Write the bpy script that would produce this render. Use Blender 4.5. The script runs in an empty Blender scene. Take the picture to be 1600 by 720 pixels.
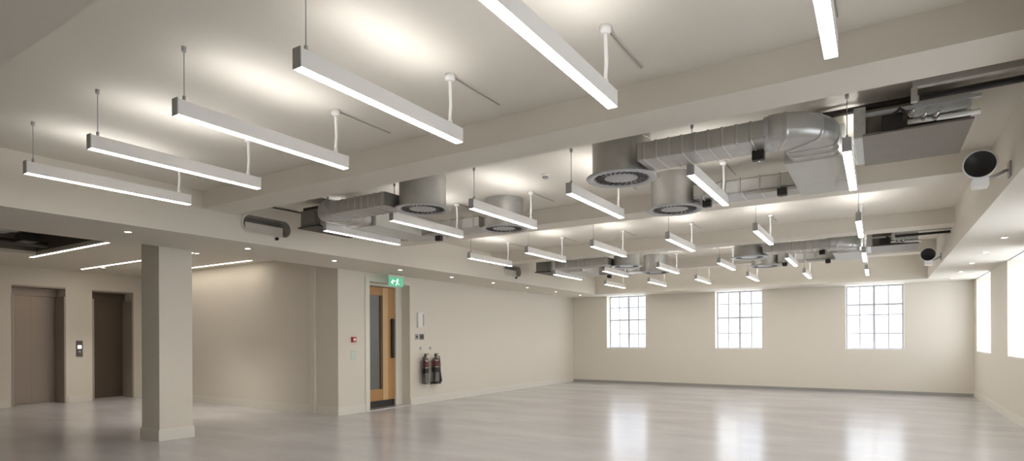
import bpy, bmesh, math, random
from mathutils import Vector, Matrix
random.seed(7)
PI = math.pi
COL = bpy.context.scene.collection

# ------------------------------------------------------------------ materials
def mat(name, col, rough=.6, metal=0., bump=0., bscale=60., var=0., vscale=3., spec=.5, emit=None, es=0.):
    m = bpy.data.materials.new(name); m.use_nodes = True
    nt = m.node_tree; b = nt.nodes['Principled BSDF']
    b.inputs['Base Color'].default_value = (*col, 1)
    b.inputs['Roughness'].default_value = rough
    b.inputs['Metallic'].default_value = metal
    b.inputs['Specular IOR Level'].default_value = spec
    tc = nt.nodes.new('ShaderNodeTexCoord')
    if var:
        n = nt.nodes.new('ShaderNodeTexNoise'); n.inputs['Scale'].default_value = vscale; n.inputs['Detail'].default_value = 4
        r = nt.nodes.new('ShaderNodeMix'); r.data_type = 'RGBA'
        r.inputs[6].default_value = (*[c*(1-var) for c in col], 1); r.inputs[7].default_value = (*[min(1, c*(1+var)) for c in col], 1)
        nt.links.new(tc.outputs['Object'], n.inputs['Vector']); nt.links.new(n.outputs['Fac'], r.inputs[0]); nt.links.new(r.outputs[2], b.inputs['Base Color'])
    if bump:
        n2 = nt.nodes.new('ShaderNodeTexNoise'); n2.inputs['Scale'].default_value = bscale
        bp = nt.nodes.new('ShaderNodeBump'); bp.inputs['Strength'].default_value = bump; bp.inputs['Distance'].default_value = .01
        nt.links.new(tc.outputs['Object'], n2.inputs['Vector']); nt.links.new(n2.outputs['Fac'], bp.inputs['Height']); nt.links.new(bp.outputs['Normal'], b.inputs['Normal'])
    if emit:
        b.inputs['Emission Color'].default_value = (*emit, 1); b.inputs['Emission Strength'].default_value = es
    return m

M = {}
M['wall'] = mat('wall_paint', (.78, .73, .64), .75, bump=.05, bscale=120, var=.012, vscale=1.3)
M['ceil'] = mat('ceiling_paint', (.79, .745, .655), .8, bump=.04, bscale=90)
M['beam'] = mat('beam_paint', (.77, .725, .635), .75, bump=.04, bscale=90)
M['skirt'] = mat('skirting_gloss_paint', (.80, .765, .69), .45)
M['grey_skirt'] = mat('grey_metal_skirting', (.36, .35, .33), .45)
M['unit_grey'] = mat('unit_grey', (.25, .25, .225), .5, metal=.3)
M['lamp_white'] = mat('powder_coated_white', (.84, .82, .79), .4)
M['lamp_cap'] = mat('grey_end_cap', (.42, .41, .40), .5)
M['diff'] = mat('opal_diffuser', (.9, .9, .9), .5, emit=(1., .95, .885), es=15.)
M['up'] = mat('opal_uplight', (.9, .9, .9), .5, emit=(.985, .975, .985), es=13.5)
M['strip'] = mat('lobby_strip_diffuser', (.9, .9, .9), .5, emit=(1., .90, .78), es=10.0)
M['spot'] = mat('downlight_lens', (.9, .9, .9), .4, emit=(1., .95, .87), es=14.0)
M['galv'] = mat('galvanised_steel', (.50, .495, .47), .42, metal=.75, var=.12, vscale=9, bump=.05, bscale=25)
M['galv2'] = mat('brushed_flange_grey', (.50, .51, .52), .42, metal=.5, var=.06, vscale=7)
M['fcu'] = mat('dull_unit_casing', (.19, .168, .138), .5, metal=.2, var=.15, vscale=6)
M['duct_matt'] = mat('insulated_duct_board', (.62, .62, .58), .6, metal=.2, var=.08, vscale=8)
M['black'] = mat('black_plastic', (.018, .016, .015), .45)
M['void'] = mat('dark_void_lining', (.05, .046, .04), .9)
M['coil'] = mat('foil_insulation', (.55, .56, .53), .45, metal=.3, var=.25, vscale=22, bump=.5, bscale=35)
M['pipe'] = mat('dark_pipe_insulation', (.06, .052, .045), .6, var=.2, vscale=12)
M['pipe_light'] = mat('grey_trunking', (.42, .40, .36), .5)
M['oak'] = mat('oak_veneer', (.50, .27, .10), .45)
M['edge_shade'] = mat('door_glass_edge_shade', (.13, .07, .03), .5)  # brown shadow tone for the edge of the door glass
M['oak_light'] = mat('pale_oak_lipping', (.66, .45, .23), .45)
M['bronze'] = mat('lift_steel', (.36, .295, .245), .38, metal=.55, var=.05, vscale=2)
M['bronze_dark'] = mat('dark_lift_steel', (.135, .105, .078), .4, metal=.5, var=.08, vscale=2)
M['jamb'] = mat('lift_jamb_steel', (.42, .365, .31), .45, metal=.1)
M['threshold'] = mat('aluminium_threshold', (.7, .68, .68), .3, metal=.8)
M['chrome'] = mat('polished_steel', (.62, .60, .58), .16, metal=1.)
M['ext'] = mat('dark_polished_steel', (.20, .185, .175), .2, metal=.9)
M['maroon'] = mat('maroon_label', (.15, .035, .03), .4)
M['red'] = mat('red_plastic', (.50, .035, .03), .4)
M['white'] = mat('white_plastic', (.85, .84, .80), .4)
M['offwhite'] = mat('switch_plate_grey', (.16, .15, .14), .4, metal=.3)
M['green'] = mat('exit_green_lit', (.04, .35, .17), .4, emit=(.16, .46, .30), es=.42)
M['exit_white'] = mat('exit_white_lit', (.9, .9, .9), .4, emit=(.75, 1., .85), es=.6)
M['greenpale'] = mat('pale_green_notice', (.55, .70, .60), .5)
M['led'] = mat('call_display_lit', (.8, .8, .8), .4, emit=(1., .95, .85), es=1.4)
M['winframe'] = mat('window_frame_grey_white', (.56, .58, .64), .45)
M['reveal'] = mat('window_sill_paint', (.86, .85, .83), .45)
M['facade'] = mat('pale_brick', (.72, .70, .68), .8, var=.08, vscale=1.5)
M['facade_win'] = mat('dark_facade_glass', (.42, .45, .50), .4)

# floor: poured grey resin with soft streaks
def floor_mat():
    m = bpy.data.materials.new('polished_grey_resin'); m.use_nodes = True
    nt = m.node_tree; b = nt.nodes['Principled BSDF']; L = nt.links.new
    tc = nt.nodes.new('ShaderNodeTexCoord'); mp = nt.nodes.new('ShaderNodeMapping'); mp.inputs['Scale'].default_value = (.55, 1.4, 1)
    n = nt.nodes.new('ShaderNodeTexNoise'); n.inputs['Scale'].default_value = 1.1; n.inputs['Detail'].default_value = 7; n.inputs['Roughness'].default_value = .6
    cr = nt.nodes.new('ShaderNodeValToRGB')
    cr.color_ramp.elements[0].position = .3; cr.color_ramp.elements[0].color = (.455, .44, .448, 1)
    cr.color_ramp.elements[1].position = .72; cr.color_ramp.elements[1].color = (.535, .52, .527, 1)
    L(tc.outputs['Object'], mp.inputs[0]); L(mp.outputs[0], n.inputs['Vector']); L(n.outputs['Fac'], cr.inputs[0]); L(cr.outputs[0], b.inputs['Base Color'])
    mr = nt.nodes.new('ShaderNodeMapRange'); mr.inputs[3].default_value = .16; mr.inputs[4].default_value = .27
    L(n.outputs['Fac'], mr.inputs[0]); L(mr.outputs[0], b.inputs['Roughness'])
    n2 = nt.nodes.new('ShaderNodeTexNoise'); n2.inputs['Scale'].default_value = 14
    bp = nt.nodes.new('ShaderNodeBump'); bp.inputs['Strength'].default_value = .01; bp.inputs['Distance'].default_value = .003
    L(tc.outputs['Object'], n2.inputs['Vector']); L(n2.outputs['Fac'], bp.inputs['Height']); L(bp.outputs[0], b.inputs['Normal'])
    b.inputs['Specular IOR Level'].default_value = .5
    return m
M['floor'] = floor_mat()

def glass_mat(name, tint, gloss=.08, rough=.02):
    m = bpy.data.materials.new(name); m.use_nodes = True
    nt = m.node_tree; nt.nodes.remove(nt.nodes['Principled BSDF']); out = nt.nodes['Material Output']
    t = nt.nodes.new('ShaderNodeBsdfTransparent'); t.inputs[0].default_value = (*tint, 1)
    g = nt.nodes.new('ShaderNodeBsdfGlossy'); g.inputs['Roughness'].default_value = rough
    mx = nt.nodes.new('ShaderNodeMixShader'); mx.inputs[0].default_value = gloss
    nt.links.new(t.outputs[0], mx.inputs[1]); nt.links.new(g.outputs[0], mx.inputs[2]); nt.links.new(mx.outputs[0], out.inputs[0])
    return m
M['glass'] = glass_mat('window_glass', (.97, .98, 1.))
M['doorglass'] = mat('door_glass_tinted', (.17, .17, .155), .22, spec=.4)

# ------------------------------------------------------------------ mesh helpers
def B(): return bmesh.new()
def box(bm, x0, x1, y0, y1, z0, z1, bev=0):
    vs = [bm.verts.new((x, y, z)) for x in (x0, x1) for y in (y0, y1) for z in (z0, z1)]
    F = [(0,1,3,2),(4,6,7,5),(0,4,5,1),(2,3,7,6),(0,2,6,4),(1,5,7,3)]
    fs = [bm.faces.new([vs[i] for i in f]) for f in F]
    if bev:
        es = list({e for f in fs for e in f.edges})
        bmesh.ops.bevel(bm, geom=es, offset=bev, segments=2, affect='EDGES', profile=.7)
    return fs
def lathe(bm, prof, mtx=None, n=32, cap=True):
    mtx = mtx or Matrix()
    rings = []
    for r, z in prof:
        rings.append([bm.verts.new(mtx @ Vector((r*math.cos(2*PI*k/n), r*math.sin(2*PI*k/n), z))) for k in range(n)])
    for a, b in zip(rings, rings[1:]):
        for k in range(n):
            bm.faces.new((a[k], a[(k+1) % n], b[(k+1) % n], b[k])).smooth = True
    if cap:
        bm.faces.new(rings[0][::-1]); bm.faces.new(rings[-1])
def tube(bm, pts, r, n=10, cap=True):
    pts = [Vector(p) for p in pts]; rings = []
    prev = None
    for i, p in enumerate(pts):
        t = (pts[min(i+1, len(pts)-1)] - pts[max(i-1, 0)]).normalized()
        if prev is None:
            a = t.orthogonal().normalized()
        else:
            a = (prev - t*prev.dot(t)).normalized()
        prev = a; b = t.cross(a)
        rr = r[i] if isinstance(r, (list, tuple)) else r
        rings.append([bm.verts.new(p + a*rr*math.cos(2*PI*k/n) + b*rr*math.sin(2*PI*k/n)) for k in range(n)])
    for a, b in zip(rings, rings[1:]):
        for k in range(n): bm.faces.new((a[k], a[(k+1) % n], b[(k+1) % n], b[k])).smooth = True
    if cap: bm.faces.new(rings[0][::-1]); bm.faces.new(rings[-1])
def rr_profile(w, h, r, n=5):
    out = []
    for cx, cy, a0 in ((w/2-r, h/2-r, 0), (-w/2+r, h/2-r, PI/2), (-w/2+r, -h/2+r, PI), (w/2-r, -h/2+r, 1.5*PI)):
        for k in range(n+1):
            a = a0 + k/n*PI/2; out.append((cx + r*math.cos(a), cy + r*math.sin(a)))
    return out
def duct(bm, path, w, h, r, seam=None, seam_h=.012, cap=True):
    """sweep a rounded section along a horizontal path; standing seams every `seam` metres"""
    P = [Vector(p) for p in path]; d = [0]
    for a, b in zip(P, P[1:]): d.append(d[-1] + (b-a).length)
    tot = d[-1]; st = [(s, 0) for s in d]
    if seam:
        k = seam/2
        while k < tot:
            st += [(k-.012, 0), (k-.006, seam_h), (k+.006, seam_h), (k+.012, 0)]; k += seam
    st = sorted(s for s in st if 0 <= s[0] <= tot)
    rings = []
    for s, e in st:
        i = 0
        while i < len(d)-2 and s > d[i+1]: i += 1
        f = (s-d[i])/max(d[i+1]-d[i], 1e-9)
        p = P[i].lerp(P[i+1], f)
        def tan(j): return (P[min(j+1, len(P)-1)] - P[max(j-1, 0)]).normalized()
        t = tan(i).lerp(tan(i+1), f).normalized(); side = t.cross(Vector((0, 0, 1))).normalized()
        rings.append([bm.verts.new(p + side*u + Vector((0, 0, v))) for u, v in rr_profile(w+2*e, h+2*e, r+e)])
    n = len(rings[0])
    for a, b in zip(rings, rings[1:]):
        for k in range(n):
            bm.faces.new((a[k], a[(k+1) % n], b[(k+1) % n], b[k]))
    if cap: bm.faces.new(rings[0]); bm.faces.new(rings[-1][::-1])
def prism(bm, poly, ax, a0, a1):
    """poly of 2-d points extruded along axis ax from a0 to a1"""
    def v(p, a): return {'x': (a, p[0], p[1]), 'y': (p[0], a, p[1]), 'z': (p[0], p[1], a)}[ax]
    lo = [bm.verts.new(v(p, a0)) for p in poly]; hi = [bm.verts.new(v(p, a1)) for p in poly]
    bm.faces.new(lo[::-1]); bm.faces.new(hi)
    n = len(poly)
    for k in range(n): bm.faces.new((lo[k], lo[(k+1) % n], hi[(k+1) % n], hi[k]))
def obj(name, bm, m, parent=None, smooth=False, loc=None):
    bmesh.ops.recalc_face_normals(bm, faces=bm.faces)
    me = bpy.data.meshes.new(name); bm.to_mesh(me); bm.free()
    if smooth:
        for p in me.polygons: p.use_smooth = True
    for mm in (m if isinstance(m, list) else [m]): me.materials.append(mm)
    o = bpy.data.objects.new(name, me); COL.objects.link(o)
    if parent: o.parent = parent
    if loc: o.location = loc
    return o
def bobj(name, dims, m, parent=None, bev=0):
    bm = B(); box(bm, *dims, bev); return obj(name, bm, m, parent)
def tag(o, label, cat, group=None):
    o['label'] = label; o['category'] = cat
    if group: o['group'] = group
    return o
def thing(name, label, cat, loc=(0, 0, 0), rz=0, group=None):
    o = bpy.data.objects.new(name, None); COL.objects.link(o); o.empty_display_size = .1
    o.location = loc; o.rotation_euler = (0, 0, rz); return tag(o, label, cat, group)
def struct(o, label=None):
    o['kind'] = 'structure'
    if label: o['label'] = label
    return o
def dup(root, loc, label, group=None, rz=None):
    r = root.copy(); COL.objects.link(r); r.location = loc; r['label'] = label
    if rz is not None: r.rotation_euler = (0, 0, rz)
    if group: r['group'] = group
    for ch in list(root.children):
        c = ch.copy(); COL.objects.link(c); c.parent = r
        for g in list(ch.children):
            d = g.copy(); COL.objects.link(d); d.parent = c
    return r

# ------------------------------------------------------------------ key dimensions
XL, XR, YB = -8.35, 1.88, 16.97          # left wall, right wall, window wall
XC0, XC1 = -7.10, .95                    # coffered zone
ZC, ZB, ZS, ZLOB = 3.25, 3.03, 2.69, 2.97
YN = -3.2
XLIFT = -15.4; YA = 7.3
beams = [(-2.3, -1.9), (.88, 1.31), (4.07, 4.50), (7.28, 7.70), (10.48, 10.90), (13.65, 14.07)]

def wall_cells(bm, us, zs, holes, put):
    """solid boxes of a wall, with rectangular openings left out"""
    U = sorted(set(us + [h[0] for h in holes] + [h[1] for h in holes]))
    for a, b in zip(U, U[1:]):
        cuts = sorted([(h[2], h[3]) for h in holes if h[0] <= a + 1e-6 and h[1] >= b - 1e-6])
        z = zs[0]
        for c0, c1 in cuts:
            if c0 > z + 1e-6: put(a, b, z, c0)
            z = c1
        if zs[1] > z + 1e-6: put(a, b, z, zs[1])

# floor, walls
struct(bobj('floor', (-16.2, 2.3, YN-.3, YB+.35, -.12, 0), M['floor']), 'polished grey resin floor')
winB = [(-7.17, -5.92), (-3.89, -2.66), (-.69, .54)]
winR = [(14.67, 16.60), (10.98, 12.93), (7.29, 9.24), (3.60, 5.55), (-.09, 1.86)]  # last two are out of view, added to bring daylight to the near part
ZSILL = 1.08
bm = B(); wall_cells(bm, [-9.0, 2.3], (0, 3.6), [(a, b, ZSILL, ZS) for a, b in winB], lambda a, b, c, d: box(bm, a, b, YB, YB+.35, c, d))
struct(obj('wall_back', bm, M['wall']), 'cream painted end wall with three windows')
bm = B(); wall_cells(bm, [YN, YB], (0, 3.6), [(a, b, ZSILL-.03, ZS) for a, b in winR], lambda a, b, c, d: box(bm, XR, XR+.40, a, b, c, d))
struct(obj('wall_right', bm, M['wall']), 'cream painted side wall with deep window reveals')
DY0, DY1, DZ = 8.07, 9.23, 2.52
bm = B(); wall_cells(bm, [YA, YB], (0, 3.6), [(DY0, DY1, 0, DZ)], lambda a, b, c, d: box(bm, XL-.55, XL, a, b, c, d))
struct(obj('wall_left', bm, M['wall']), 'cream painted long wall with the timber door')
bm = B(); box(bm, -15.9, XL-.55, YA, YA+.3, 0, 3.6)
struct(obj('wall_lobby', bm, M['wall']), 'cream painted partition wall of the lift lobby')
bm = B(); wall_cells(bm, [YN, YA], (0, 3.6), [(4.74, 5.70, 0, 2.58), (6.22, 7.10, 0, 2.56)], lambda a, b, c, d: box(bm, XLIFT-.75, XLIFT, a, b, c, d))
struct(obj('wall_lift', bm, M['wall']), 'cream painted wall with two lift openings')
struct(bobj('wall_front', (-16.2, 2.3, YN-.3, YN, 0, 3.6), M['wall']))
struct(bobj('trim_1', (-9.06, -8.95, YA-.045, YA, 0, ZLOB), M['skirt']), 'narrow vertical cover strip on the lobby partition')

# skirtings
def skirt(name, segs):
    bm = B()
    for x0, x1, y0, y1 in segs:
        box(bm, x0, x1, y0, y1, 0, .13); 
        dx = .006 if abs(x1-x0) < .05 else 0; dy = .006 if abs(y1-y0) < .05 else 0
        box(bm, x0+dx, x1-dx, y0+dy, y1-dy, .13, .15)
    struct(obj(name, bm, M['skirt']))
t = .02
struct(bobj('baseboard_back', (XL, XR, YB-t, YB, 0, .075), M['grey_skirt']))
skirt('baseboard_right', [(XR-t, XR, YN, YB-t)])
skirt('baseboard_left', [(XL, XL+t, YA, DY0-.12), (XL, XL+t, DY1, YB-t)])
skirt('baseboard_lobby', [(XLIFT+t, -9.06, YA-t, YA), (-8.95, XL+t, YA-t, YA)])
skirt('baseboard_lift', [(XLIFT, XLIFT+t, YN, 4.70), (XLIFT, XLIFT+t, 5.74, 6.18), (XLIFT, XLIFT+t, 7.14, YA)])

# ceilings and beams
struct(bobj('ceiling', (XC0-.3, XC1+.3, YN, 16.3, ZC, ZC+.3), M['ceil']), 'cream coffered ceiling soffit')
for i, (a, b) in enumerate(beams):
    struct(bobj('ceiling_beam', (XC0-.02, XC1+.02, a, b, ZB, ZC+.02), M['beam']), ['beam behind the camera', 'nearest downstand beam', 'second downstand beam, crossing above the round diffusers', 'third downstand beam', 'fourth downstand beam', 'farthest downstand beam'][i])
HOLES = [(4.98, 2.95), (11.32, 2.95)]     # flat oval openings in the face of the left bulkhead
bm = B()
xf, xb = XC0, XC0-.32
box(bm, XL-.02, xb, YN, YB, ZS, 3.4)
ys = [YN]
for yc, zc in HOLES: ys += [yc-.6, yc+.6]
ys.append(YB)
for a, b in zip(ys[0::2], ys[1::2]): box(bm, xb, xf, a, b, ZS, 3.4)
def oval(yc, zc, L, H, n=40):
    r = H/2; out = []
    for k in range(n):
        a = 2*PI*k/n; cy = (L/2-r)*(1 if math.cos(a) >= 0 else -1)
        out.append((yc + cy + r*math.cos(a), zc + r*math.sin(a)))
    return out
for yc, zc in HOLES:
    ov = oval(yc, zc, .74, .235)
    n = len(ov)
    def rect(p):
        dy, dz = p[0]-yc, p[1]-zc
        hy = .6; hz = (3.4-zc) if dz > 0 else (zc-ZS)
        s = min(hy/abs(dy) if abs(dy) > 1e-6 else 1e9, hz/abs(dz) if abs(dz) > 1e-6 else 1e9)
        return (yc+dy*s, zc+dz*s)
    vi = [bm.verts.new((xf, *p)) for p in ov]; vo = [bm.verts.new((xf, *rect(p))) for p in ov]
    for k in range(n): bm.faces.new((vi[k], vi[(k+1) % n], vo[(k+1) % n], vo[k]))
    for cy in (-1, 1):
        for cz in (ZS, 3.4):   # fill the rectangle's corners
            c = bm.verts.new((xf, yc+cy*.6, cz)); q = [k for k in range(n)]
            best = None
            for k in q:
                a_, b_ = vo[k].co, vo[(k+1) % n].co
                on_a = abs(a_.y-(yc+cy*.6)) < 1e-5 and abs(b_.z-cz) < 1e-5
                on_b = abs(b_.y-(yc+cy*.6)) < 1e-5 and abs(a_.z-cz) < 1e-5
                if on_a or on_b: best = k
            if best is not None: bm.faces.new((vo[best], c, vo[(best+1) % n]))
    v = [bm.verts.new(p) for p in ((xb, yc-.6, ZS), (xf, yc-.6, ZS), (xf, yc+.6, ZS), (xb, yc+.6, ZS))]; bm.faces.new(v)
struct(obj('ceiling_bulkhead', bm, M['beam']), 'low boxed bulkhead along the left side')
struct(bobj('ceiling_bulkhead', (XC1, XR+.02, YN, YB, ZS, 3.4), M['beam']), 'low boxed bulkhead along the window side')
struct(bobj('ceiling_bulkhead', (XC0, XC1, 15.95, YB, ZS, 3.4), M['beam']), 'low boxed bulkhead across the end wall')
# lobby ceiling with a rectangular void
VX0, VX1, VY0, VY1 = -13.05, -10.4, 2.0, 4.38
bm = B()
for d in ((-16.1, VX0, YN, YA), (VX1, XL-.02, YN, YA), (VX0, VX1, YN, VY0), (VX0, VX1, VY1, YA)): box(bm, d[0], d[1], d[2], d[3], ZLOB, ZLOB+.06)
struct(obj('ceiling_lobby', bm, M['ceil']), 'flat lift lobby ceiling with an open service void')
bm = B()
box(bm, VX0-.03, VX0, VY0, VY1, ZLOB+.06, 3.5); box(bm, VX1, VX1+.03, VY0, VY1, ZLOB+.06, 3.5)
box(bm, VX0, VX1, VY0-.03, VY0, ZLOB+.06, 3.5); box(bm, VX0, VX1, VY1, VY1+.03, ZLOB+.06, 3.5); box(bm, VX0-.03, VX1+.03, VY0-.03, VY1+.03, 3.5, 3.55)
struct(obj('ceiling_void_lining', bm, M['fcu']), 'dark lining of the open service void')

# column
cx0, cx1, cy0, cy1 = -8.88, -8.40, 4.20, 4.66
bm = B(); box(bm, cx0, cx1, cy0, cy1, 0, ZLOB+.01, .008)
col = obj('column', bm, M['wall']); struct(col, 'square cream column near the lift lobby')
bm = B(); e = .018
box(bm, cx0-e, cx1+e, cy0-e, cy1+e, 0, .14); box(bm, cx0-e*.6, cx1+e*.6, cy0-e*.6, cy1+e*.6, .14, .16)
obj('baseboard', bm, M['skirt'], col)

# ------------------------------------------------------------------ windows
def window(idx, axis, a, b, pos, zlo, label, out, fr=(.54, .27, .78)):
    """steel window in an opening a..b of a wall; 4 x 4 panes"""
    root = bpy.data.objects.new('window_%d' % idx, None); COL.objects.link(root); struct(root, label)
    def bx(bm, u0, u1, d0, d1, z0, z1):
        if axis == 'y': box(bm, u0, u1, pos+d0, pos+d1, z0, z1)
        else: box(bm, pos+d0, pos+d1, u0, u1, z0, z1)
    bm = B(); f = .035
    bx(bm, a, a+f, 0, .05, zlo, ZS); bx(bm, b-f, b, 0, .05, zlo, ZS); bx(bm, a+f, b-f, 0, .05, zlo, zlo+f); bx(bm, a+f, b-f, 0, .05, ZS-f, ZS)
    obj('window_frame', bm, M['winframe'], root)
    bm = B(); m = (a+b)/2; zm = zlo+(ZS-zlo)*fr[0]
    bx(bm, m-.028, m+.028, .005, .045, zlo+f, ZS-f)
    bx(bm, a+f, m-.028, .005, .045, zm-.022, zm+.022); bx(bm, m+.028, b-f, .005, .045, zm-.022, zm+.022)
    obj('mullion', bm, M['winframe'], root)
    bm = B()
    for u in ((a+f+m-.028)/2, (b-f+m+.028)/2): bx(bm, u-.014, u+.014, .012, .038, zlo+f, ZS-f)
    for z in [zlo+(ZS-zlo)*q for q in fr[1:]]: bx(bm, a+f, b-f, .014, .036, z-.014, z+.014)
    obj('glazing_bars', bm, M['winframe'], root)
    bm = B(); bx(bm, a+f, b-f, .022, .026, zlo+f, ZS-f); obj('pane', bm, M['glass'], root)
    bm = B(); bx(bm, a, b, -pos_in, 0, zlo, zlo+.012); obj('window_sill', bm, M['reveal'], root)
pos_in = .24
for i, (a, b) in enumerate(winB): window(i+1, 'y', a, b, YB+.25, ZSILL, ['left', 'middle', 'right'][i]+' steel window of the end wall', 1, (.70, .54, .25) if i == 2 else (.54, .27, .78))
pos_in = .28
for i, (a, b) in enumerate(winR): window(i+4, 'x', a, b, XR+.30, ZSILL-.03, ['side wall window nearest the end wall', 'second side wall window from the end wall', 'third side wall window from the end wall', 'fourth side wall window from the end wall, unseen, added for daylight', 'side wall window nearest the camera, unseen, added for daylight'][i], 1)

# ------------------------------------------------------------------ timber door
dr = bpy.data.objects.new('door_1', None); COL.objects.link(dr); struct(dr, 'oak entrance door with tall glass panel')
xp = XL-.33
bm = B()
box(bm, xp, xp+.045, 8.13, 9.05, 2.29, 2.46); box(bm, xp, xp+.045, 8.13, 9.05, .14, .37); box(bm, xp, xp+.045, 8.72, 9.05, .37, 2.29); box(bm, xp, xp+.045, 8.13, 8.25, .37, 2.29)
leaf = obj('door_leaf', bm, M['oak'], dr)
bobj('lipping', (xp+.045, xp+.052, 8.72, 8.87, .14, 2.46), M['oak_light'], leaf)
bobj('kick_plate', (xp, xp+.055, 8.13, 9.05, .02, .14), M['black'], dr)
bobj('glass_panel', (xp+.012, xp+.024, 8.25, 8.72, .37, 2.29), M['doorglass'], dr)
bobj('glazing_bead', (xp+.024, xp+.05, 8.655, 8.72, .37, 2.29), M['edge_shade'], dr)  # dark strip standing in for the shadow along the door glass
bobj('pull_handle', (xp+.05, xp+.10, 8.95, 9.01, 1.0, 1.82), M['black'], dr, .008)
bm = B(); box(bm, xp-.03, xp+.10, 9.05, DY1, 0, DZ); box(bm, xp-.03, xp+.10, DY0, 8.12, 0, DZ); box(bm, xp-.03, xp+.10, 8.12, 9.05, 2.47, DZ)
obj('door_frame', bm, M['skirt'], dr)
bobj('threshold', (xp-.05, XL+.01, DY0+.01, DY1-.01, 0, .012), M['threshold'], dr)
bm = B(); box(bm, XL, XL+.018, DY0-.11, DY0, 0, DZ+.09); box(bm, XL, XL+.018, DY0, DY1, DZ, DZ+.09)
obj('architrave', bm, M['skirt'], dr)
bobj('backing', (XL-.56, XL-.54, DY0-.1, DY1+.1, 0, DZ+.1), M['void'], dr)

# lift doors
def lift(idx, y0, y1, z1, m, label):
    r = bpy.data.objects.new('door_%d' % idx, None); COL.objects.link(r); struct(r, label)
    x = XLIFT-.45
    bm = B(); ym = (y0+y1)/2
    box(bm, x-.04, x, y0+.04, ym-.002, .015, z1-.2, .003); box(bm, x-.045, x-.012, ym+.002, y1-.04, .015, z1-.2, .003)
    obj('lift_panel', bm, m, r)
    bm = B(); box(bm, x-.05, x+.03, y0, y1, z1-.2, z1)
    obj('transom', bm, m, r)
    bm = B(); box(bm, x-.05, XLIFT+.012, y1-.035, y1, 0, z1-.2); box(bm, x-.05, XLIFT+.012, y0, y0+.035, 0, z1-.2); box(bm, x+.03, XLIFT+.012, y0, y1, z1-.03, z1)
    obj('jamb', bm, M['jamb'], r)
    bobj('door_sill', (x-.05, x+.06, y0+.035, y1-.035, 0, .012), M['jamb'], r)
    bobj('backing', (x-.33, x-.30, y0-.1, y1+.1, 0, z1+.1), M['void'], r)
lift(2, 4.74, 5.70, 2.58, M['bronze'], 'bronze coloured lift door in the left opening')
lift(3, 6.22, 7.10, 2.56, M['bronze_dark'], 'dark brown lift door in the opening beside the partition')

# lift call panel
t_ = thing('lift_call_panel', 'small dark lift call panel with lit display between the two lift doors', 'call panel', (XLIFT, 5.96, 1.21))
bobj('plate', (0, .014, -.065, .065, -.18, .18), M['offwhite'], t_, .003)
bobj('display', (.014, .02, -.035, .035, .0, .075), M['led'], t_, .002)
bm = B(); lathe(bm, [(.0275, 0), (.0275, .008), (.02, .012)], Matrix.Translation((.014, 0, -.075)) @ Matrix.Rotation(PI/2, 4, 'Y'), 20); obj('button', bm, M['chrome'], t_)

# ------------------------------------------------------------------ linear pendants
LEN = 1.385
def make_lamp():
    r = thing('linear_pendant_light', '', 'pendant light')
    w, z0, z1 = .031, 0, .108
    bm = B(); box(bm, -w, w, .006, LEN-.006, .003, z1-.006, .002); obj('housing', bm, M['lamp_white'], r)
    bobj('diffuser', (-w+.002, w-.002, .008, LEN-.008, .0005, .004), M['diff'], r)
    bobj('uplight_diffuser', (-w+.012, w-.012, LEN*.18, LEN*.82, z1-.007, z1-.0045), M['up'], r)
    for y in (0, LEN-.006): bobj('end_cap', (-w, w, y, y+.006, 0, z1), M['lamp_cap'] if y == 0 else M['lamp_white'], r)
    bm = B(); tube(bm, [(0, .06, z1-.004), (0, .06, ZC-2.80)], .0035, 8); lathe(bm, [(.014, ZC-2.83), (.014, ZC-2.80)], Matrix.Translation((0, .06, 0)), 14); lathe(bm, [(.01, z1-.004), (.01, z1+.03)], Matrix.Translation((0, .06, 0)), 12)
    obj('suspension_wire', bm, M['lamp_cap'], r)
    bm = B(); yy = LEN-.11
    tube(bm, [(0, yy, z1-.004), (0, yy, z1+.05), (.004, yy+.004, .24), (0, yy, ZC-2.83), (0, yy, ZC-2.80)], .0115, 12)
    lathe(bm, [(.017, z1-.004), (.017, z1+.02), (.012, z1+.03)], Matrix.Translation((0, yy, 0)), 16)
    obj('suspension_tube', bm, M['lamp_white'], r)
    bm = B(); lathe(bm, [(.022, ZC-2.845), (.036, ZC-2.83), (.036, ZC-2.80)], Matrix.Translation((0, yy, 0)), 20); obj('ceiling_rose', bm, M['lamp_white'], r)
    bm = B(); tube(bm, [(0, yy+.03, ZC-2.803-.0), (0, yy+.3, ZC-2.804), (.005, yy+.62, ZC-2.804)], .004, 6); obj('power_cable', bm, M['pipe_light'], r)
    return r
rows = [1.95, 5.07, 8.20, 11.36, 14.22]
rn = ['nearest row', 'second row back', 'third row back', 'fourth row back', 'farthest row']
cn = ['leftmost', 'second from the left', 'third from the left', 'third from the right', 'second from the right', 'rightmost']
extra = {}
lamp0 = make_lamp(); used = False
for ri, y in enumerate(rows):
    for ci in range(6):
        x = -6.046+1.1707*ci
        lab = 'white linear pendant light, %s in the %s' % (cn[ci], rn[ri]) + extra.get((ri, ci), '')
        if not used:
            lamp0.location = (x, y, 2.80); lamp0['label'] = lab; lamp0['group'] = 'linear pendant lights'; used = True
        else: dup(lamp0, (x, y, 2.80), lab, 'linear pendant lights')

# lobby strip lights
for x0, x1, y, lab in ((-13.45, -10.4, 4.43, 'slim white ceiling strip light along the edge of the lobby service void'),
                       (-14.8, -10.4, 5.78, 'slim white ceiling strip light running behind the column above the lift doors'),
                       (-13.5, -10.45, 6.97, 'slim white ceiling strip light against the top of the lobby partition')):
    r = thing('strip_light', lab, 'strip light', (x0, y, ZLOB), 0, 'lift lobby strip lights')
    bobj('housing', (0, x1-x0, -.03, .03, -.012, 0), M['lamp_white'], r)
    bobj('diffuser', (.01, x1-x0-.01, -.026, .026, -.014, -.011), M['strip'], r)

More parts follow.
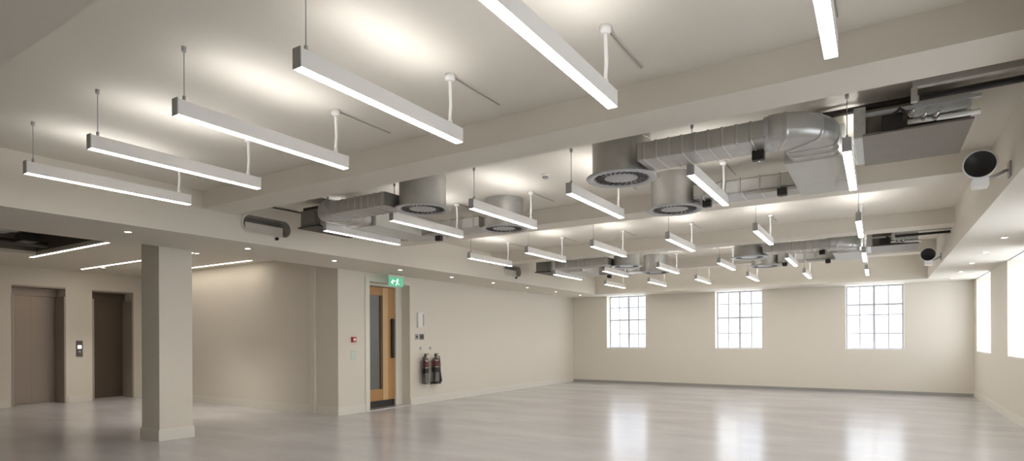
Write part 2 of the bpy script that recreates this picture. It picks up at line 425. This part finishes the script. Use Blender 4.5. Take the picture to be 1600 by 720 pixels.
# downlights in the bulkheads
def make_down():
    r = thing('downlight', '', 'downlight')
    bm = B(); lathe(bm, [(.034, -.001), (.05, -.001), (.05, -.006), (.037, -.006), (.034, -.001)], None, 24, False); obj('bezel', bm, M['white'], r)
    bm = B(); lathe(bm, [(.034, 0), (.034, -.003)], None, 20); obj('lens', bm, M['spot'], r)
    return r
d0 = make_down(); first = True
ordn = ['nearest', 'second', 'third', 'fourth', 'fifth', 'sixth', 'seventh', 'eighth', 'farthest']
note = ['left of the column', 'right of the column', 'before the partition corner', 'above the green exit sign', 'beyond the fire extinguishers', 'midway down the long wall', '', '', 'by the end wall corner']
dl = [(-7.56, 3.43+1.555*k, 'round recessed downlight in the left bulkhead, %s of nine%s' % (ordn[k], (', '+note[k]) if note[k] else '')) for k in range(9)]
ord2 = ['nearest', 'second', 'third', 'fourth', 'farthest']
dl += [(1.41, 9.88+1.57*k, 'round recessed downlight in the bulkhead on the window side, %s of five' % ord2[k]) for k in range(5)]
dl += [(-10.47, 5.9, 'round recessed downlight in the lobby ceiling, just right of the column'), (-14.2, 5.95, 'round recessed downlight in the lobby ceiling, above the lift call panel'), (-11.6, 5.9, 'round recessed downlight in the lobby ceiling, unseen behind the column, added to brighten the partition')]  # last lobby downlight is unseen, added to brighten the partition
for x, y, lab in dl:
    zz = ZLOB if x < -9 else ZS
    g = 'lift lobby downlights' if x < -9 else 'downlights along the %s bulkhead' % ('left' if x < 0 else 'window side')
    if first: d0.location = (x, y, ZS); d0['label'] = lab; d0['group'] = g; first = False
    else: dup(d0, (x, y, zz), lab, g)
    L = bpy.data.lights.new('downlight_beam', 'SPOT'); L.energy = 75 if x < -9 else 9; L.color = (1, .94, .85); L.spot_size = 1.5; L.spot_blend = .8; L.shadow_soft_size = .06
    lo = bpy.data.objects.new('downlight_beam', L); COL.objects.link(lo); lo.location = (x, y, zz-.012)

# ------------------------------------------------------------------ ventilation
def diffuser_drum(x, y, label):
    r = thing('round_ceiling_diffuser', label, 'air diffuser', (x, y, 2.85), 0, 'round swirl diffusers')
    bm = B(); lathe(bm, [(.262, .03), (.262, .40)], None, 48, False); lathe(bm, [(.262, .335), (.267, .34), (.262, .345)], None, 48, False)
    bm2 = obj('drum', bm, M['galv'], r)
    bm = B(); lathe(bm, [(.248, .012), (.262, .002), (.305, 0), (.318, .006), (.318, .016), (.262, .03), (.248, .03), (.248, .012)], None, 56, False); obj('flange', bm, M['galv2'], r)
    bm = B(); lathe(bm, [(.001, .012), (.09, .006), (.13, .014), (.248, .020), (.248, .03), (.001, .03)], None, 40, False); obj('face_plate', bm, M['galv2'], r)
    bm = B()
    for k in range(24):
        m = Matrix.Rotation(2*PI*k/24, 4, 'Z') @ Matrix.Translation((.192, 0, .0155)) @ Matrix.Rotation(.5, 4, 'Z')
        fs = box(bm, -.045, .045, -.011, .011, -.004, .004)
        bmesh.ops.transform(bm, matrix=m, verts=list({v for f in fs for v in f.verts}))
    obj('swirl_slots', bm, M['black'], r)
    return r
def arc(cx, cy, r, a0, a1, z, n=14): return [(cx+r*math.cos(a0+(a1-a0)*k/n), cy+r*math.sin(a0+(a1-a0)*k/n), z) for k in range(n+1)]
def actuator(x, y, z, label):
    r = thing('damper_actuator', label, 'damper actuator', (x, y, z), 0, 'small black damper actuators')
    bobj('case', (-.045, .045, -.035, .035, -.075, 0), M['black'], r, .006)
    bm = B(); lathe(bm, [(.012, -.09), (.012, -.07)], None, 12); obj('shaft', bm, M['chrome'], r)

def system(s, dy, side, rowname):
    """one fan coil unit with its two ducts and diffusers; s = +1 window side, -1 lobby side"""
    X0 = -3.12
    def X(u): return X0+s*u
    def path(pts): return [(X(p[0]), p[1]+dy, p[2]) for p in pts]
    where = '%s of the %s coffer' % (side, rowname)
    # near duct: from drum towards the unit, then a round elbow into the plenum
    r = thing('ribbed_duct', 'ribbed galvanised air duct with rounded elbow, %s' % where, 'air duct', (X(1.9), 4.88+dy, 2.96), 0, 'ribbed air ducts')
    def loc(pts): o = r.location; return [Vector(p)-o for p in pts]
    bm = B(); duct(bm, loc(path([(1.415 if s > 0 else 1.50, 4.88, 2.96), (2.42, 4.88, 2.96)])), .36, .15, .012, .105, .006); obj('duct_run', bm, M['galv'], r)
    bm = B(); el = [(2.42, 4.88, 2.97)] + arc(2.42, 5.14, .26, -PI/2, 0, 2.975)[1:] + [(2.68, 5.5, 2.98)]
    duct(bm, loc(path(el)), .39, .20, .07, .16, .006); obj('elbow', bm, M['galv'], r, True)
    bm = B(); duct(bm, loc(path([(2.40, 4.88, 2.965), (2.435, 4.88, 2.965)])), .40, .21, .095); obj('collar', bm, M['galv2'], r)
    # plenum and far duct
    r2 = thing('plenum_duct', 'wide flat plenum duct behind the ribbed duct, %s' % where, 'air duct', (X(2.67), 6.2+dy, 2.95), 0, 'plenum ducts')
    bm = B(); o = r2.location
    def bxs(bm, u0, u1, y0, y1, z0, z1, bev=0):
        a, b = sorted((X(u0), X(u1))); return box(bm, a-o.x, b-o.x, y0+dy-o.y, y1+dy-o.y, z0-o.z, z1-o.z, bev)
    bxs(bm, 2.44, 2.90, 5.5, 6.82, 2.885, 3.16, .02); obj('plenum', bm, M['duct_matt'], r2)
    bm = B(); duct(bm, [Vector(p)-o for p in path([(1.43, 6.61, 2.98), (2.44, 6.61, 2.98)])], .42, .15, .025, .19); obj('duct_run', bm, M['galv'], r2)
    bm = B(); bxs(bm, 1.95, 2.44, 6.40, 6.44, 2.88, 2.905); obj('hanger', bm, M['pipe_light'], r2)
    # fan coil unit
    r3 = thing('fan_coil_unit', 'dark steel fan coil unit, %s' % where, 'fan coil unit', (X(3.38), 5.5+dy, 2.90), 0, 'fan coil units')
    o = r3.location
    def b3(name, u0, u1, y0, y1, z0, z1, m, bev=0, parent=None):
        bm = B(); a, b = sorted((X(u0), X(u1))); box(bm, a-o.x, b-o.x, y0+dy-o.y, y1+dy-o.y, z0-o.z, z1-o.z, bev); return obj(name, bm, m, parent or r3)
    if s < 0:
        b3('casing', 3.03, 3.38, 5.06, 5.9, 2.885, 3.10, M['unit_grey'], .006); b3('drip_tray', 3.01, 3.40, 5.03, 5.92, 2.868, 2.885, M['black'], .004)
        b3('end_plate', 2.975, 3.03, 5.08, 5.88, 2.88, 3.11, M['galv'], .01); b3('access_panel', 3.08, 3.33, 5.045, 5.06, 2.91, 3.07, M['unit_grey'], .004)
        b3('filter_frame', 3.03, 3.38, 5.10, 5.8, 3.10, 3.15, M['black'])
        return X
    b3('casing', 3.05, 3.68, 5.18, 5.95, 2.912, 3.12, M['fcu'], .006)
    b3('drip_tray', 3.03, 3.69, 5.08, 5.97, 2.895, 2.912, M['fcu'], .004)
    b3('end_plate', 2.97, 3.05, 5.12, 5.93, 2.90, 3.13, M['coil'], .01)
    b3('coil_section', 3.34, 3.67, 5.02, 5.18, 2.965, 3.11, M['coil'], .02)
    b3('control_box', 3.15, 3.28, 5.06, 5.18, 2.915, 3.02, M['black'], .008)
    b3('mounting_rail', 3.05, 3.72, 5.0, 5.04, 3.02, 3.04, M['galv2'])
    bm = B()
    for k, (u, z) in enumerate(((3.33, 2.99), (3.40, 2.955), (3.47, 2.945))):
        c = Vector((X(u), 5.06+dy, z))-o
        lathe(bm, [(.022, -.025), (.022, .025)], Matrix.Translation(c) @ Matrix.Rotation(PI/2, 4, 'X'), 14)
        tube(bm, [c, c+Vector((0, -.03, -.0)), c+Vector((s*.03, -.035, .05))], .01, 8)
    obj('valves', bm, M['chrome'], r3)
    bm = B()
    tube(bm, [Vector(p)-o for p in path([(3.31, 5.09, 2.95), (3.50, 5.07, 2.94), (3.60, 5.06, 2.935), (3.72, 5.06, 2.935)])], .018, 10); obj('condensate_pipe', bm, M['white'], r3)
    bm = B()
    tube(bm, [Vector(p)-o for p in path([(3.30, 5.0, 2.99), (3.26, 5.0, 3.03), (3.22, 5.03, 3.0)])], .012, 8); obj('cable_loop', bm, M['black'], r3)
    return X

for s, side in ((1, 'window side'), (-1, 'lobby side')):
    for dy, rw, rd in ((0, 'second', 'second'), (6.3, 'fourth', 'fourth')):
        system(s, dy, side, rw)
DR = [(-1.99, 5.06, 'round grey swirl diffuser drum, largest looking, at the end of the window side ribbed duct'),
      (-1.96, 6.62, 'round grey swirl diffuser drum just behind and right of the largest one'),
      (-4.35, 5.03, 'round grey swirl diffuser drum in the second coffer, nearest one of the lobby side pair'),
      (-4.22, 6.52, 'round grey swirl diffuser drum in the second coffer, far one of the lobby side pair'),
      (-1.99, 11.36, 'distant round swirl diffuser drum in the fourth coffer, window side, near one'),
      (-1.96, 12.92, 'distant round swirl diffuser drum in the fourth coffer, window side, far one'),
      (-4.35, 11.33, 'distant round swirl diffuser drum in the fourth coffer, lobby side, near one'),
      (-4.22, 12.80, 'distant round swirl diffuser drum in the fourth coffer, lobby side, far one')]
for x, y, lab in DR: diffuser_drum(x, y, lab)
for dy, rw in ((0, 'second'), (6.3, 'fourth')):
    actuator(-.80, 4.98+dy, 2.885, 'small black damper actuator under the ribbed duct, window side of the %s coffer' % rw)
    actuator(-.80, 6.35+dy, 2.885, 'small black damper actuator under the plenum edge, window side of the %s coffer' % rw)
    actuator(-5.36, 6.55+dy, 2.885, 'small black damper actuator under the far duct, lobby side of the %s coffer' % rw)
    actuator(-1.58, 6.55+dy, 2.905, 'small black damper actuator beside the far window side diffuser of the %s coffer' % rw)

# oval air openings of the left bulkhead
for i, (yc, zc) in enumerate(HOLES):
    r = thing('oval_air_opening', ['flat oval air opening in the left bulkhead, nearer one above the lobby partition', 'flat oval air opening in the left bulkhead, distant one'][i], 'air opening', (XC0, yc, zc), 0, 'oval air openings')
    ov = oval(0, 0, .735, .23); n = len(ov)
    bm = B(); a = [bm.verts.new((.004, *p)) for p in ov]; b = [bm.verts.new((-.26, *p)) for p in ov]
    for k in range(n): bm.faces.new((a[k], a[(k+1) % n], b[(k+1) % n], b[k])).smooth = True
    bm.faces.new(b); obj('sleeve', bm, M['pipe_light'], r)
    bm = B(); ov2 = oval(0, 0, .775, .27)
    q = [[bm.verts.new((x, *p)) for p in o_] for x, o_ in ((.004, ov), (.012, ov), (.012, ov2), (0, ov2))]
    for u, v in zip(q, q[1:]):
        for k in range(n): bm.faces.new((u[k], u[(k+1) % n], v[(k+1) % n], v[k]))
    obj('rim', bm, M['beam'], r)
    bm = B(); box(bm, -.105, -.09, -.27, .31, -.108, .035); obj('lit_sleeve_panel', bm, M['beam'], r)  # pale panel added as the lit lower inside of the opening
    bm = B(); lathe(bm, [(.022, 0), (.022, .03), (.012, .04)], Matrix.Translation((0.0, .14, -.15)) @ Matrix.Rotation(PI/2, 4, 'Y'), 16); obj('sensor', bm, M['black'], r)

# pipes above the window-side unit
for dy, rw in ((0, 'nearer'), (6.3, 'distant')):
    bm = B(); tube(bm, [(-.55, 5.36+dy, 3.195), (.24, 5.36+dy, 3.20), (.94, 5.36+dy, 3.205)], .026, 12)
    tag(obj('insulated_pipe', bm, M['pipe']), 'dark insulated pipe running above the fan coil unit, %s coffer' % rw, 'pipe', 'insulated pipes')
    bm = B(); duct(bm, [(.20, 4.62+dy, 3.045), (.945, 4.62+dy, 3.045)], .05, .05, .004)
    bx_ = obj('cable_trunking', bm, M['pipe_light']); tag(bx_, 'grey cable trunking with a drop leg, window side of the %s coffer' % rw, 'cable trunking', 'cable trunking runs')
    bm = B(); box(bm, .19, .225, 4.60+dy, 4.64+dy, 2.93, 3.02); obj('drop_leg', bm, M['pipe_light'], bx_)
    bm = B(); tube(bm, [(.24, 4.72+dy, 2.985), (.94, 4.72+dy, 2.99)], .02, 10)
    tag(obj('black_cable_conduit', bm, M['black']), 'thin black conduit below the grey cable trunking, %s coffer' % rw, 'conduit', 'black conduits')
r = thing('junction_box', 'small grey junction box on the side bulkhead face beside the fan coil unit', 'junction box', (XC1, 5.15, 3.12))
bobj('box_body', (-.04, 0, -.09, .09, -.045, .045), M['pipe_light'], r, .005)
bm = B(); tube(bm, [(-.015, -.09, 0), (-.015, -.7, 0.0)], .01, 8); obj('conduit', bm, M['pipe_light'], r)

# speakers on the side bulkhead
def speaker(x, y, z, lab):
    r = thing('wall_speaker', lab, 'speaker', (XC1, y, z), 0, 'round spot speakers')
    rot = Matrix.Translation((x-XC1, -.10, .0)) @ Matrix.Rotation(-.12, 4, 'Z') @ Matrix.Rotation(PI/2+.03, 4, 'X') @ Matrix.Scale(1.12, 4)
    # local +z of the lathe looks back towards the room (-y), tilted down
    bm = B(); lathe(bm, [(.055, -.10), (.085, -.085), (.098, -.03), (.100, .05), (.107, .058), (.108, .066), (.096, .066), (.095, .055)], rot, 40, False)
    lathe(bm, [(.001, -.102), (.055, -.10)], rot, 40, False); obj('body', bm, M['white'], r)
    bm = B(); lathe(bm, [(.096, .064), (.06, .045), (.03, .03), (.001, .028)], rot, 40, False); obj('cone', bm, M['black'], r, True)
    bm = B(); tube(bm, [(x-XC1+.02, -.08, -.10), (x-XC1+.10, -.02, -.09), (-.03, .02, -.04), (-.012, .02, -.04)], .013, 10); obj('arm', bm, M['lamp_cap'], r)
    bobj('wall_plate', (-.014, 0, -.03, .07, -.10, .03), M['lamp_cap'], r, .004)
    bobj('bracket', (x-XC1-.055, x-XC1+.055, -.15, -.02, -.185, -.112), M['white'], r, .012)
speaker(.735, 6.35, 2.835, 'white round speaker with black cone on the side bulkhead, nearer and larger one')
speaker(.76, 12.65, 2.835, 'white round speaker with black cone on the side bulkhead, distant one')

# smoke detectors
def detector(x, y, z, lab):
    r = thing('smoke_detector', lab, 'smoke detector', (x, y, z), 0, 'smoke detectors')
    bm = B(); lathe(bm, [(.052, 0), (.052, -.012), (.045, -.02)], None, 24); obj('base', bm, M['white'], r)
    bm = B(); lathe(bm, [(.036, -.02), (.036, -.035), (.026, -.044)], None, 24); obj('chamber', bm, M['lamp_cap'], r)
detector(-3.18, 5.78, ZC, 'small round smoke detector on the bright ceiling of the second coffer')

# services seen in the lobby void
bm = B(); duct(bm, [(-12.95, 3.3, 3.30), (-11.9, 3.55, 3.30), (-10.48, 3.6, 3.30)], .5, .26, .12, .25)
tag(obj('void_duct', bm, M['galv']), 'dull grey duct inside the open void of the lobby ceiling', 'air duct')
bm = B(); tube(bm, [(-12.6, 2.1, 3.08), (-12.3, 3.0, 3.06), (-12.35, 4.3, 3.07)], .05, 12)
tag(obj('void_pipe', bm, M['pipe']), 'dark lagged pipe inside the lobby ceiling void', 'pipe')
r = thing('void_valve_box', 'dark control box inside the lobby ceiling void near its left end', 'control box', (-12.0, 3.9, 3.04))
bobj('case', (-.16, .16, -.12, .12, 0, .13), M['black'], r, .01); bobj('cover', (-.13, .13, -.09, .09, -.008, 0), M['fcu'], r)

# ------------------------------------------------------------------ things on the left wall
# exit sign
r = thing('exit_sign', 'hanging green emergency exit sign above the oak door', 'exit sign', (-8.05, 8.5, 2.54))
bobj('panel', (-.012, .012, -.20, .20, -.11, .075), M['green'], r, .004)
bobj('lamp_body', (-.03, .03, -.22, .22, .075, .11), M['white'], r, .006)
bm = B()
for y in (-.15, .15): tube(bm, [(0, y, .11), (0, y, .15)], .006, 8)
obj('hanging_rod', bm, M['lamp_cap'], r)
bm = B(); X_ = .0125
def flat(bm, pts):
    prism(bm, pts, 'x', X_, X_+.0015)
hd = [(.035+.016*math.cos(2*PI*k/14), .035+.016*math.sin(2*PI*k/14)) for k in range(14)]; flat(bm, hd)
flat(bm, [(.005, .015), (.03, .02), (.04, -.03), (.01, -.035)])                  # torso
flat(bm, [(.01, -.03), (.035, -.03), (.06, -.055), (.085, -.05), (.083, -.062), (.055, -.07)])
flat(bm, [(.012, -.03), (.03, -.03), (.005, -.06), (-.01, -.095), (-.022, -.092), (-.01, -.055)])
flat(bm, [(.028, .015), (.05, -.005), (.07, .003), (.068, .012), (.05, .008), (.035, .02)])
flat(bm, [(.006, .014), (-.02, .0), (-.015, -.02), (-.006, -.018), (-.008, -.003), (.01, .004)])
flat(bm, [(-.15, -.03), (-.09, .03), (-.09, .005), (-.045, .005), (-.045, -.015), (-.115, -.015), (-.09, -.045), (-.09, -.06), (-.12, -.06)])
obj('pictogram', bm, M['exit_white'], r)
r2 = thing('door_closer_sensor', 'small black sensor box on the wall head above the oak door', 'sensor', (XL+.018, 8.62, DZ+.045))
bobj('case', (0, .05, -.04, .04, -.03, .03), M['black'], r2, .006)
bobj('lens', (.05, .056, -.025, .025, -.015, .015), M['offwhite'], r2)

# fire alarm call point and notice
r = thing('fire_alarm_call_point', 'red square fire alarm call point on the wall left of the door', 'fire alarm', (XL, 7.66, 1.39))
bobj('case', (0, .045, -.048, .048, -.048, .048), M['red'], r, .006)
bobj('glass_tile', (.045, .05, -.03, .03, -.022, .022), M['white'], r)
r = thing('wall_notice', 'pale green notice below the red fire alarm call point', 'notice', (XL, 7.66, 1.10))
bobj('plate', (0, .004, -.06, .06, -.08, .08), M['greenpale'], r)
bm = B()
for k in range(4): box(bm, .004, .005, -.045, .045-(.02 if k == 3 else 0), .045-.03*k, .053-.03*k)
obj('text_lines', bm, M['white'], r)

# white sign, switches
r = thing('wall_panel', 'white rectangular control panel on the wall right of the door', 'control panel', (XL, 9.55, 1.80))
bobj('case', (0, .04, -.10, .10, -.16, .16), M['white'], r, .006); bobj('side_strip', (.04, .044, .05, .085, -.13, .13), M['lamp_cap'], r)
for y, w, lab in ((9.44, .05, 'small dark wall switch, left of the pair below the white panel'), (9.60, .07, 'dark steel wall switch, right of the pair below the white panel')):
    r = thing('wall_switch', lab, 'switch', (XL, y, 1.44), 0, 'wall switches')
    bobj('plate', (0, .01, -w, w, -.06, .06), M['offwhite'] if y > 9.5 else M['lamp_cap'], r, .003); bobj('rocker', (.01, .016, -w*.4, w*.4, -.025, .025), M['black'], r, .002)
for y, lab in ((9.56, 'small steel identification disc above the left fire extinguisher'), (9.88, 'small steel identification disc above the right fire extinguisher')):
    bm = B(); lathe(bm, [(.035, 0), (.035, .008)], Matrix.Translation((XL, y, 1.19)) @ Matrix.Rotation(PI/2, 4, 'Y'), 20)
    tag(obj('wall_disc', bm, M['lamp_cap']), lab, 'wall sign', 'identification discs')

# fire extinguishers
def extinguisher(y, zb, R, H, lab, horn):
    r = thing('fire_extinguisher', lab, 'fire extinguisher', (XL+R+.03, y, zb), 0, 'fire extinguishers')
    bm = B(); lathe(bm, [(R*.55, 0), (R*.95, .01), (R, .03), (R, H*.74), (R*.9, H*.80), (R*.55, H*.86), (R*.3, H*.88), (R*.3, H*.92)], None, 32); obj('cylinder', bm, M['ext'], r)
    bm = B(); lathe(bm, [(R+.001, H*.56), (R+.001, H*.74)], None, 32, False); obj('label_band', bm, M['maroon'], r)
    bm = B(); lathe(bm, [(R+.002, H*.36), (R+.002, H*.52)], None, 32, False); obj('colour_band', bm, M['black'], r)
    bm = B(); box(bm, -.02, .02, -.025, .025, H*.90, H*.955, .004); box(bm, -.012, .012, -.02, .10, H*.955, H*.97, .003); box(bm, -.012, .012, -.015, .09, H*.985, H, .003); box(bm, -.01, .01, -.02, 0, H*.955, H, .002); obj('valve_head', bm, M['black'], r)
    bm = B(); s = 1 if horn else -1
    pts = [(0, s*.02, H*.93), (.02, s*(R+.02), H*.88), (.03, s*(R+.035), H*.6), (.03, s*(R+.03), H*.35)]
    tube(bm, pts, .011, 10); obj('hose', bm, M['black'], r)
    bm = B()
    if horn: tube(bm, [(.03, R+.03, H*.38), (.03, R+.03, H*.2), (.03, R+.035, H*.02)], [.016, .03, .045], 16)
    else: tube(bm, [(.03, -R-.03, H*.36), (.03, -R-.03, H*.24)], [.012, .016], 12)
    obj('nozzle', bm, M['black'], r)
    bobj('wall_bracket', (-R-.03, -R*.6, -.04, .04, H*.45, H*.75), M['lamp_cap'], r, .002)
    if horn: bobj('foot_ring', (-R, R, -R*1.05, R*1.05, -.03, .012), M['black'], r, .01)
extinguisher(9.60, .42, .075, .66, 'polished steel fire extinguisher on the wall, left of the pair', False)
extinguisher(9.93, .44, .085, .64, 'polished steel fire extinguisher with black horn and foot, right of the pair', True)

# ------------------------------------------------------------------ outside
bl = thing('building', 'pale building across the street seen bleached through the end windows', 'building', (-2, 31, -7))
bm = B(); box(bm, -16, 16, 0, 8, 0, 15.5); obj('wall', bm, M['facade'], bl)
bobj('parapet', (-16.3, 16.3, -.4, 8, 15.5, 16), M['facade'], bl)
for i in range(9):
    for k in (2, 3, 4):
        x = -14+i*3.4; z = .9+k*2.95
        f = bobj('window', (x, x+1.5, -.06, .02, z, z+1.8), M['reveal'], bl)
        bobj('pane', (x+.1, x+1.4, -.075, -.06, z+.1, z+1.7), M['facade_win'], f)

W = bpy.data.worlds.new('overcast_sky'); bpy.context.scene.world = W; W.use_nodes = True
bg = W.node_tree.nodes['Background']; bg.inputs[0].default_value = (.92, .96, 1, 1); bg.inputs[1].default_value = 3.2

# ------------------------------------------------------------------ camera
yaw, roll = math.radians(32.1765), .0046
F = Vector((-math.sin(yaw), math.cos(yaw), 0)); R0 = Vector((math.cos(yaw), math.sin(yaw), 0)); U0 = Vector((0, 0, 1))
R = (R0-U0*roll).normalized(); U = (U0+R0*roll).normalized()
cam = bpy.data.cameras.new('camera'); co = bpy.data.objects.new('camera', cam); COL.objects.link(co)
co.matrix_world = Matrix(((R.x, U.x, -F.x, 0), (R.y, U.y, -F.y, 0), (R.z, U.z, -F.z, 1.4), (0, 0, 0, 1)))
cam.sensor_width = 36; cam.lens = 36*908.27/1600; cam.shift_y = (528.31-360)/1600; cam.clip_start = .05
sc = bpy.context.scene; sc.camera = co
sc.view_settings.view_transform = 'Standard'; sc.view_settings.look = 'None'; sc.view_settings.exposure = 0.80; sc.view_settings.gamma = 1; sc.view_settings.use_curve_mapping = False
